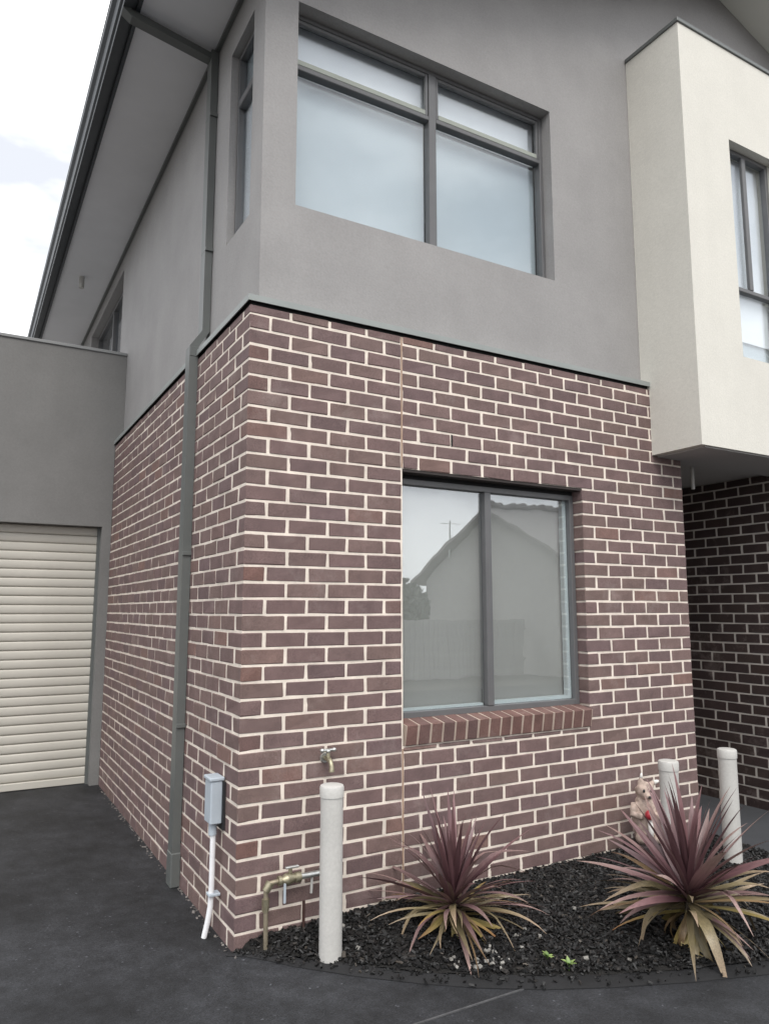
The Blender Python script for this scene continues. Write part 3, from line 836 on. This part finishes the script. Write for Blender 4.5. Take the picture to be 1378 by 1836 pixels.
for zz, xx in ((5.1, 0.046), (4.1, 0.046), (2.02, -0.03), (0.95, -0.03)):
    MB().cbox(xx-0.026, xx+0.0285, PY-0.062, PY+0.051, zz-0.012, zz+0.012, 0.002).build('bracket', M['pipe'], dp)
MB().cbox(-0.060, 0.0015, PY-0.055, PY+0.055, 0.0, 0.20, 0.006).build('socket', M['pipe'], dp)
MB().cbox(-0.058, 0.0015, PY-0.0525, PY+0.0525, 3.33, 3.40, 0.004).build('joint_sleeve', M['pipe'], dp)

# cream bay ------------------------------------------------------------
BX0, BX1, BY, BZ0, BZ1 = 3.150, 5.9, -0.43, 2.81, 6.08
VX0, VX1, VZ0, VZ1 = 3.685, 4.28, 3.54, 5.30
def bay():
    mb = MB(); y1 = RX-0.002
    mb.box(BX0, VX0, BY, y1, BZ0, BZ1); mb.box(VX1, BX1, BY, y1, BZ0, BZ1)
    mb.box(VX0, VX1, BY, y1, BZ0, VZ0); mb.box(VX0, VX1, BY, y1, VZ1, BZ1)
    return mb
bayo = bay().build('bay', M['cream'], house)
bayo['label'] = 'cream rendered bay projecting over the porch'
MB().cbox(BX0-0.012, BX1, BY-0.012, RX-0.003, BZ1+0.0005, BZ1+0.035, 0.004).build('parapet_cap', M['pipe'], bayo)
w = win_front(VX0+0.001, VX1-0.001, VZ0-0.04, VZ1, BY+0.07, [], [4.14], 0.035, 0.05, [M['blind_upper'], M['blind_top']], 0.045)
MB().cbox(3.935, 3.98, BY+0.066, BY+0.095, 4.1445, VZ1-0.0355, 0.004).build('mullion', M['frame'], w)
w['label'] = 'tall narrow window in the cream bay'
MB().box(VX0, VX1, BY+0.14, BY+0.145, 3.74, 4.10).build('blind', M['blind_top'], w)

# porch ceiling and back wall
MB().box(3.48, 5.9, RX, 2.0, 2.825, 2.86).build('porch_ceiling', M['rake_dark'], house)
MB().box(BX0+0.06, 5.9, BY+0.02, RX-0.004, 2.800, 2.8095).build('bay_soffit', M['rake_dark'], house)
MB().box(3.36, 3.466, 0.106, 1.70, -0.05, 2.82).build('porch_side_wall', M['mortar'], house)
MB().box(3.467, 4.70, 1.70, 1.85, -0.05, 2.82).build('porch_rear_wall', M['render'], house)
dr = MB().box(3.60, 4.55, 1.66, 1.699, 0.0, 2.1).build('entry_door', M['timber'], house)
MB().tube([(3.70, 1.655, 1.0), (3.70, 1.62, 1.0), (3.80, 1.62, 1.0)], 0.011).build('handle', M['chrome'], dr)
MB().tube([(3.86, 0.20, 2.824), (3.86, 0.20, 2.64)], 0.014).build('overflow_pipe', M['pvc'], house)

# ------------------------------------------------------------------ porch brick wall (its face looks left)
PX = 4.68
porch = thing('brick_wall', 'shaded dark brick wall beside the porch, under the cream bay at the right edge', 'wall', (PX, 0, 0))
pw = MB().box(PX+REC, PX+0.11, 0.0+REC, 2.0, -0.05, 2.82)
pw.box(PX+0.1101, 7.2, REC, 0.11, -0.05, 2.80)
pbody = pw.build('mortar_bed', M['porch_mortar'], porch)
pb = []
for k in range(4, 38):
    z0, z1 = zj(k+1)+0.0060, zj(k)-0.0060
    if k == 37: z0 = -0.04
    if k == 5: z1 = 2.818
    if k < 5: continue
    even = (k % 2 == 0)
    y = 0.0
    # vertical joints at about y = 0.24 and 0.48 in even courses
    cuts = [0.0]+[0.2408*(i+(0.5 if even else 1)) for i in range(9)]
    for i in range(len(cuts)-1):
        a, b = cuts[i]+(JT/2 if i else 0), min(cuts[i+1]-JT/2, 2.0)
        if a < 1.95: pb.append([a, b, z0, z1, 0.226 if (i == 0 and even) else 0.104])
stuffb = MB()
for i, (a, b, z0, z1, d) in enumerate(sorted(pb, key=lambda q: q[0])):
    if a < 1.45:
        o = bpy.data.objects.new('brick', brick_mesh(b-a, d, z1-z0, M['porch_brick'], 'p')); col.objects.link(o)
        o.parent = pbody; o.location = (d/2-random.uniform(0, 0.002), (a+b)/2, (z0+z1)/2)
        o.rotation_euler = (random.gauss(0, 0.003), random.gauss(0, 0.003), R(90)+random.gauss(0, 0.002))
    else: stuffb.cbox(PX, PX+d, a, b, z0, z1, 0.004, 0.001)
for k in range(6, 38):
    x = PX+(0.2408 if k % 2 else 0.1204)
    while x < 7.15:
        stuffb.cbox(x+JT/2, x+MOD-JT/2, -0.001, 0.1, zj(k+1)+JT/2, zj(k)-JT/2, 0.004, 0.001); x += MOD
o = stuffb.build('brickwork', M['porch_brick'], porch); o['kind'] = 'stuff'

# ------------------------------------------------------------------ garage
gar = thing('garage', 'attached garage with dark grey rendered front and cream roller door at the left', 'garage', (-1.5, 4.05, 0))
GX = -0.085
gm = MB()
gm.box(GX, 0.0-0.001, 4.05, 4.25, -0.05, 2.49)
gm.box(-3.9, RX-0.001, 4.05, 4.25, 2.49, 4.285)
gm.box(-3.9, -2.75, 4.05, 4.25, -0.05, 2.49)
gm.box(-3.9, -3.7, 4.2505, 9.6, -0.05, 4.285)
gm.box(-3.9, 0.0-0.002, 9.4, 9.6, -0.05, 4.284)
gm.box(-3.69, RX-0.002, 4.2505, 9.39, 4.0, 4.05)
gm.build('garage_wall', M['garage_render'], gar)
MB().cbox(-3.92, RX-0.002, 4.035, 4.265, 4.286, 4.318, 0.004).build('parapet_cap', M['garage_cap'], gar)
gd = MB().box(-2.76, GX+0.01, 4.20, 4.22, 0.0, 2.6).build('roller_door', M['door'], gar)
prof = [(4.199, 0.0), (4.186, 0.0005), (4.176, 0.006), (4.172, 0.016), (4.170, 0.042), (4.1705, 0.070), (4.173, 0.0785), (4.180, 0.0832), (4.199, 0.084)]
slat_mesh = MB().prism([(y-4.05, z) for y, z in prof], 0, -2.74+1.5, GX-0.006+1.5).mesh('slat', M['door'], True)
for i in range(29):
    o = bpy.data.objects.new('slat', slat_mesh); col.objects.link(o); o.parent = gd
    o.location = (0, 0, 0.075+i*0.0862)
MB().cbox(-2.74, GX-0.005, 4.155, 4.195, 0.004, 0.072, 0.006).build('bottom_rail', M['door'], gd)
MB().box(GX-0.028, GX-0.0005, 4.140, 4.198, 0.0, 2.489).build('door_guide', M['pipe'], gar)

# ------------------------------------------------------------------ bollards
def bollard(x, y, z, h, rad, label, lean=0):
    t = thing('bollard', label, 'bollard', (x, y, z-0.03), 'white pipe bollards in the garden bed')
    MB().lathe([(rad, 0), (rad, h-0.05+0.03)], (x, y, z-0.03), 32).build('post', M['pvc'], t, True)
    MB().lathe([(rad+0.004, h-0.055), (rad+0.0045, h-0.012), (rad+0.001, h-0.003), (rad-0.006, h), (rad*0.5, h+0.002), (0.002, h+0.003)], (x, y, z), 32).build('cap', M['pvc'], t, True)
    t.rotation_euler = (0, lean, 0)
bollard(0.378, -0.295, 0.005, 0.805, 0.0555, 'white pipe bollard at the left, beside the tap and brass valve pipe')
bollard(2.51, -0.54, 0.06, 0.70, 0.0555, 'white pipe bollard behind the large cordyline, next to the small figurine')
bollard(3.11, -0.508, 0.06, 0.71, 0.0555, 'white pipe bollard at the right, in front of the dark porch wall')

# ------------------------------------------------------------------ electrical box on the side wall
eb = thing('meter_box', 'small pale blue-grey electrical box with white conduit on the side brick wall', 'electrical box', (-0.04, 0.25, 0.55))
MB().cbox(-0.075, -0.012, 0.20, 0.31, 0.56, 0.775, 0.006).build('box', M['elec'], eb)
MB().cbox(-0.082, -0.004, 0.194, 0.316, 0.7755, 0.795, 0.005).build('lid', M['elec'], eb)
MB().box(-0.0115, -0.0005, 0.185, 0.30, 0.53, 0.77).build('gap_shadow', M['elec_dark'], eb)  # black sheet painted as the shadow gap behind the box
MB().tube([(-0.045, 0.25, 0.56), (-0.045, 0.25, 0.50)], 0.021, 16).build('gland', M['elec'], eb, True)
MB().tube([(-0.042, 0.25, 0.51), (-0.042, 0.25, 0.25), (-0.045, 0.25, 0.15), (-0.055, 0.252, 0.08), (-0.072, 0.255, 0.0)], 0.0145, 16).build('conduit', M['conduit'], eb, True)
MB().cbox(-0.062, -0.001, 0.222, 0.278, 0.20, 0.214, 0.003).build('saddle_clip', M['elec'], eb)

# ------------------------------------------------------------------ tap and gas/water pipe
tp = thing('garden_tap', 'small brass garden tap on the brick wall above the left bollard', 'tap', (0.475, 0, 0.86))
MB().lathe([(0.026, 0), (0.026, 0.004), (0.014, 0.010)], (0, 0, 0), 16)
fl = MB().tube([(0.475, 0.002, 0.88), (0.475, -0.008, 0.88)], [0.028, 0.024], 16).build('flange', M['chrome'], tp, True)
MB().tube([(0.475, -0.006, 0.88), (0.475, -0.05, 0.88), (0.475, -0.075, 0.872), (0.475, -0.088, 0.85), (0.475, -0.09, 0.822)], [0.012, 0.014, 0.013, 0.012, 0.015], 14).build('spout', M['brass'], tp, True)
MB().tube([(0.475, -0.045, 0.885), (0.475, -0.045, 0.915)], [0.012, 0.009], 12).build('stem', M['brass'], tp, True)
hd = MB().tube([(0.440, -0.045, 0.925), (0.510, -0.045, 0.925)], [0.008, 0.008], 10)
hd.ellipsoid((0.440, -0.045, 0.925), (0.012, 0.012, 0.012)); hd.ellipsoid((0.510, -0.045, 0.925), (0.012, 0.012, 0.012)); hd.ellipsoid((0.475, -0.045, 0.92), (0.014, 0.014, 0.012))
hd.build('handle', M['chrome'], tp, True)
gp_ = thing('service_pipe', 'weathered copper pipe with brass valves low on the wall, left of the first bollard', 'pipe', (0.135, -0.05, 0.0))
MB().tube([(0.140, -0.062, 0.0), (0.136, -0.060, 0.27), (0.138, -0.060, 0.300), (0.155, -0.060, 0.318), (0.20, -0.058, 0.32)], 0.0115, 14).build('pipe', M['copper'], gp_, True)
v = MB().tube([(0.136, -0.060, 0.19), (0.136, -0.060, 0.25)], [0.017, 0.019], 6); v.build('union_nut', M['brass'], gp_)
v = MB().tube([(0.135, -0.06, 0.285), (0.16, -0.06, 0.322)], [0.020, 0.022], 12); v.build('elbow', M['brass'], gp_, True)
MB().tube([(0.20, -0.058, 0.32), (0.215, -0.058, 0.32), (0.22, -0.058, 0.32), (0.245, -0.058, 0.321), (0.25, -0.058, 0.321), (0.29, -0.058, 0.322), (0.295, -0.058, 0.322), (0.32, -0.058, 0.322)], [0.024, 0.024, 0.017, 0.030, 0.030, 0.020, 0.026, 0.026], 10).build('valve_body', M['brass'], gp_, True)
MB().tube([(0.32, -0.058, 0.322), (0.44, -0.058, 0.322), (0.46, -0.03, 0.322), (0.46, 0.02, 0.322)], 0.0145, 12).build('pipe', M['chrome'], gp_, True)
MB().tube([(0.265, -0.058, 0.34), (0.265, -0.058, 0.37)], 0.010, 10).build('spindle', M['brass'], gp_, True)
MB().cbox(0.238, 0.31, -0.068, -0.048, 0.37, 0.381, 0.003).build('lever', M['chrome'], gp_)
MB().cbox(0.225, 0.237, -0.078, -0.066, 0.215, 0.31, 0.002).build('tag', M['elec'], gp_)
MB().tube([(0.345, -0.05, 0.03), (0.345, -0.05, 0.20)], 0.008, 8).build('riser', M['rust'], gp_)
MB().tube([(0.385, -0.05, 0.23), (0.388, -0.052, 0.31)], 0.007, 8).build('drain_tube', M['pvc'], gp_)

# ------------------------------------------------------------------ cordylines
def strap_mesh(name, mat, L, W, droop, fold=0.35, n=9, twist=0.0, kink=None):
    """strap leaf along +X, bending down by droop radians over its length"""
    vs, fs, us = [], [], []
    x = z = 0.0; ang = 0.0
    for i in range(n+1):
        t = i/n
        w = W*(0.55+0.45*min(1, t/0.25))*(1-max(0, (t-0.35)/0.65)**1.8) if i < n else 0.0015
        w *= 0.5
        ca, sa = math.cos(ang), math.sin(ang)
        up_ = Vector((sa*0, 0, 1)); up_ = Vector((-math.sin(-ang)*-1, 0, math.cos(ang)))
        up_ = Vector((math.sin(ang), 0, math.cos(ang)))
        sd = Vector((0, math.cos(twist*t), math.sin(twist*t)))
        c = Vector((x, 0, z))
        lift = fold*w*(1-0.5*t)
        vs += [c+sd*w+up_*lift, c, c-sd*w+up_*lift]
        us += [t, t, t]
        d = droop*(t**1.3)*1.6/n if kink is None else (droop/n*0.5+(droop*2.2/n if abs(t-kink) < 0.12 else 0))
        ang += d
        x += math.cos(ang)*L/n; z -= math.sin(ang)*L/n
    for i in range(n):
        a = i*3
        fs += [(a, a+3, a+4, a+1), (a+1, a+4, a+5, a+2)]
    m = bpy.data.meshes.new(name)
    m.from_pydata([tuple(v) for v in vs], [], fs)
    uv = m.uv_layers.new(name='UVMap')
    for lp in m.loops: uv.data[lp.index].uv = (us[lp.vertex_index], 0.5)
    for p in m.polygons: p.use_smooth = True
    m.materials.append(mat)
    return m
def cordyline(loc, heart, scale, label, seed, width, counts):
    rnd = random.Random(seed)
    t = thing('cordyline', label, 'plant', loc, 'spiky red cordylines in the garden bed')
    x, y, z = loc
    MB().tube([(x, y, z-0.02), (x+0.005, y, z+heart*0.6), (x, y, z+heart+0.04)], [0.03, 0.028, 0.016], 10).build('stem', M['bark'], t, True)
    def variants(mat, Ls, dr, k=3, **kw):
        return [strap_mesh('leaf', mat, rnd.uniform(*Ls)*scale, width*rnd.uniform(0.85, 1.1), rnd.uniform(*dr), twist=rnd.uniform(-0.5, 0.5), **kw) for _ in range(k)]
    sets = {
        'up': variants(M['leaf_purple'], (0.40, 0.50), (0.05, 0.35), 6),
        'mid': variants(M['leaf_mauve'], (0.40, 0.52), (0.2, 0.8), 5)+variants(M['leaf_purple'], (0.42, 0.52), (0.2, 0.7), 4)+variants(M['leaf_mauve'], (0.42, 0.5), (0.9, 1.3), 2, kink=0.62),
        'low': variants(M['leaf_olive'], (0.34, 0.46), (0.4, 1.3), 6)+variants(M['leaf_mauve'], (0.36, 0.46), (0.4, 1.0), 2)+variants(M['leaf_olive'], (0.36, 0.44), (1.0, 1.6), 2, kink=0.5),
        'spread': [strap_mesh('leaf', M[q], rnd.uniform(0.36, 0.47)*scale, width*rnd.uniform(0.45, 0.7), rnd.uniform(0.5, 1.0), twist=rnd.uniform(-0.6, 0.6)) for q in ('leaf_olive', 'leaf_olive', 'leaf_dead', 'leaf_mauve', 'leaf_yellow', 'leaf_olive', 'leaf_dead')],
        'old': variants(M['leaf_yellow'], (0.26, 0.38), (0.5, 1.4), 5)+variants(M['leaf_olive'], (0.28, 0.40), (0.5, 1.3), 4)+variants(M['leaf_dead'], (0.24, 0.34), (0.9, 1.7), 4, kink=0.45)}
    for kind, n, e0, e1, dz in (('up', counts[0], 55, 88, 0.03), ('mid', counts[1], 14, 60, 0.01), ('low', counts[2], -10, 30, -0.02), ('spread', counts[4], -8, 26, -0.03), ('old', counts[3], -62, 0, -0.05)):
        ga = rnd.uniform(0, 6.28)
        for i in range(n):
            az = ga+i*2.39996+rnd.gauss(0, 0.35)
            el = R(rnd.uniform(e0, e1)+rnd.gauss(0, 5))
            o = bpy.data.objects.new('leaf', rnd.choice(sets[kind])); col.objects.link(o); o.parent = t
            o.rotation_euler = (rnd.gauss(0, 0.35), -el, az)
            rr = 0.018
            o.location = (math.cos(az)*rr*math.cos(el), math.sin(az)*rr*math.cos(el), heart+dz*scale+rnd.uniform(-0.03, 0.02))
            s = rnd.uniform(0.84, 1.16); o.scale = (s, rnd.uniform(0.8, 1.25), s)
    return t
cordyline((1.03, -0.385, 0.05), 0.125, 1.0, 'smaller cordyline with dusky purple and straw leaves below the ground floor window', 21, 0.030, (24, 36, 26, 26, 34))
cordyline((2.0, -1.05, 0.045), 0.19, 1.14, 'larger purple-leaved cordyline at the right in front of two white bollards', 34, 0.043, (24, 34, 26, 24, 24))

# small weeds
def weed(loc, label, seed):
    rnd = random.Random(seed)
    t = thing('weed', label, 'weed', loc, 'seedlings in the mulch')
    x, y, z = loc
    MB().tube([(x, y, z-0.01), (x+0.002, y, z+0.02)], 0.002, 6).build('stem', M['weed'], t)
    ms = [strap_mesh('leaf', M['weed'], rnd.uniform(0.030, 0.042), 0.020, 0.6, n=5) for _ in range(2)]
    for i in range(7):
        o = bpy.data.objects.new('leaf', rnd.choice(ms)); col.objects.link(o); o.parent = t
        o.rotation_euler = (0, -R(rnd.uniform(10, 50)), i*0.93+rnd.uniform(-0.3, 0.3)); o.location = (0, 0, 0.016+rnd.uniform(-0.006, 0.006))
weed((1.23, -0.86, 0.035), 'bright green seedling nearer the first cordyline, at the bed edge', 4)
weed((1.27, -0.96, 0.03), 'bright green seedling closest to the kerb edging', 6)

# ------------------------------------------------------------------ garden figurine on its plinth
FX, FY, FZ = 2.72, -0.16, 0.07
fg = thing('figurine', 'small weathered pale figurine with pointed ears and a red ball, on a dark plinth', 'figurine', (FX, FY, FZ))
MB().cbox(FX-0.12, FX+0.12, FY-0.09, FY+0.09, FZ-0.02, FZ+0.10, 0.008, 0.003).build('plinth', M['plinth'], fg)
zb = FZ+0.10
fx = Matrix.Rotation(R(-28), 3, 'Z')               # faces the drive
def P(a, b, c): v = fx @ Vector((a, b, c)); return (FX+v.x, FY+v.y, zb+v.z)
body = MB()
body.ellipsoid(P(0, 0.01, 0.12), (0.085, 0.075, 0.14), rot=fx)
body.ellipsoid(P(0, -0.005, 0.20), (0.065, 0.058, 0.09), rot=fx)
body.ellipsoid(P(0, -0.015, 0.315), (0.058, 0.055, 0.060), rot=fx)
body.ellipsoid(P(0, -0.060, 0.295), (0.030, 0.034, 0.026), rot=fx)
body.ellipsoid(P(-0.048, -0.045, 0.025), (0.036, 0.062, 0.034), rot=fx)
body.ellipsoid(P(0.048, -0.045, 0.025), (0.036, 0.062, 0.034), rot=fx)
for s in (-1, 1):
    body.tube([P(s*0.068, -0.005, 0.235), P(s*0.092, -0.035, 0.17), P(s*0.045, -0.078, 0.165)], [0.026, 0.024, 0.020], 10)
body.tube([P(-0.022, 0.0, 0.36), P(-0.018, 0.0, 0.385), P(-0.014, 0.0, 0.41)], [0.022, 0.014, 0.007], 10)
body.tube([P(0.038, 0.0, 0.345), P(0.062, 0.0, 0.362), P(0.082, 0.0, 0.37)], [0.022, 0.017, 0.010], 10)
rf = random.Random(8)
for _ in range(60):
    a, zz = rf.uniform(0, 6.28), rf.uniform(0.03, 0.35)
    q = 0.07 if zz < 0.22 else 0.05
    body.ellipsoid(P(q*math.cos(a), q*math.sin(a)*0.85, zz), (0.014, 0.014, 0.018), 8, 5)
tmp = body.build('body', M['figure'], fg)
rm = tmp.modifiers.new('remesh', 'REMESH'); rm.mode = 'VOXEL'; rm.voxel_size = 0.0065; rm.use_smooth_shade = True
smo = tmp.modifiers.new('smooth', 'SMOOTH'); smo.iterations = 4; smo.factor = 0.5
dg = bpy.context.evaluated_depsgraph_get()
nm = bpy.data.meshes.new_from_object(tmp.evaluated_get(dg)); tmp.modifiers.clear(); tmp.data = nm
for s in (-1, 1):
    MB().ellipsoid(P(s*0.024, -0.064, 0.325), (0.009, 0.007, 0.011)).build('eye', M['elec_dark'], fg, 'all')
MB().tube([P(-0.016, 0.0, 0.395), P(-0.012, 0.0, 0.425)], [0.012, 0.004], 10).build('ear_tip', M['figure_pale'], fg, 'all')
MB().tube([P(0.066, 0.0, 0.364), P(0.100, 0.0, 0.374)], [0.018, 0.008], 10).build('ear_tip', M['figure_pale'], fg, 'all')
MB().ellipsoid(P(0, -0.094, 0.293), (0.011, 0.008, 0.008)).build('nose', M['elec_dark'], fg, 'all')
MB().ellipsoid(P(0, -0.084, 0.180), (0.032, 0.030, 0.032)).build('ball', M['red'], fg, 'all')
MB().tube([P(0.005, -0.066, 0.145), P(0.006, -0.078, 0.08), P(0.004, -0.075, 0.03)], [0.016, 0.018, 0.014], 10).build('bib', M['figure_pale'], fg, 'all')

# ------------------------------------------------------------------ mortar crumbs along the side wall foot
def pick_crumb(r):
    if r.random() < 0.75:
        return -abs(r.gauss(0, 0.018))-0.002, r.uniform(0.05, 3.9), 0.0
    return r.uniform(-0.01, 0.06), -abs(r.gauss(0, 0.02)), 0.0
M['crumb'] = plain('mortar_crumb', (0.17, 0.155, 0.145), 0.9, var=0.4, scale=30)
o = chips(150, 0.005, 0.020, pick_crumb, random.Random(12), 0.001, (0.5, 1.0), (0.001, 0.004)).build('mortar_crumbs', M['crumb']); o['kind'] = 'stuff'

# ------------------------------------------------------------------ across the drive: what the windows reflect
fh = thing('tiled_house', 'gable roofed house across the drive, seen only as a reflection in the window', 'house', (18, -13, 0))
HX, HY0, HY1, HZ, HR = 11.7, -17.0, -9.0, 2.62, 4.71
hm = (HY0+HY1)/2
hw = MB().box(HX+0.3, 27, HY0+0.45, HY1-0.45, 0, 2.60)
hw.prism([(HY0+0.45, 2.6), (HY1-0.45, 2.6), (hm, HR-0.12)], 0, HX+0.3, HX+0.55)
hw.build('wall', M['far_wall'], fh)
MB().prism([(HY1, HZ), (hm, HR), (HY0, HZ), (HY0, HZ-0.1), (hm, HR-0.1), (HY1, HZ-0.1)], 0, HX, 27.4).build('roof', M['tile'], fh)
rc = MB()
for i in range(40):
    rc.tube([(HX+i*0.38, hm, HR), (HX+i*0.38+0.41, hm, HR+0.03)], [0.09, 0.13], 8)
rc.build('ridge_tiles', M['tile'], fh)
an = MB().tube([(11.95, -15.0, 3.3), (11.95, -15.0, 4.5)], 0.025, 6)
an.tube([(11.6, -15.0, 4.4), (12.3, -15.0, 4.4)], 0.01, 5); an.build('antenna', M['chrome'], fh)
pf = thing('paling_fence', 'grey paling fence across the drive, seen only as a reflection in the window', 'fence', (0, -11.5, 0))
rl = MB()
for z in (0.4, 1.15): rl.box(-16, 11.9, -11.52, -11.48, z, z+0.07)
rl.build('rail', M['fence'], pf)
pm = MB().box(-0.068, 0.068, -0.01, 0.01, 0, 1.45).mesh('paling', M['fence'])
for i in range(195):
    o = bpy.data.objects.new('paling', pm); col.objects.link(o); o.parent = pf
    o.location = (-16+i*0.143, 0.031+random.uniform(-0.003, 0.003), random.uniform(-0.01, 0.01))
sh = thing('shrub', 'dark green shrub beside the fence across the drive, seen only as a reflection', 'shrub', (8.7, -13, 0))
rnd = random.Random(2)
MB().tube([(8.7, -13, 0), (8.7, -13, 1.6)], [0.08, 0.04], 8).build('trunk', M['bark'], sh)
cr = MB()
for i in range(3200):
    th, ph = rnd.uniform(0, 6.28), math.acos(rnd.uniform(-1, 1)); r = rnd.uniform(0.5, 1)**0.5
    c = Vector((8.6+1.0*r*math.sin(ph)*math.cos(th), -13+1.2*r*math.sin(ph)*math.sin(th), 1.65+0.75*r*math.cos(ph)+0.15*math.sin(3*th)))
    q = Vector((rnd.gauss(0, 1), rnd.gauss(0, 1), rnd.gauss(0, 1))).normalized(); e = q.orthogonal().normalized(); g = q.cross(e)
    s = rnd.uniform(0.06, 0.12)
    cr.add([c+e*s, c+g*s*0.6, c-e*s, c-g*s*0.6], [(0,1,2,3)])
cr.build('crown', M['bush'], sh)
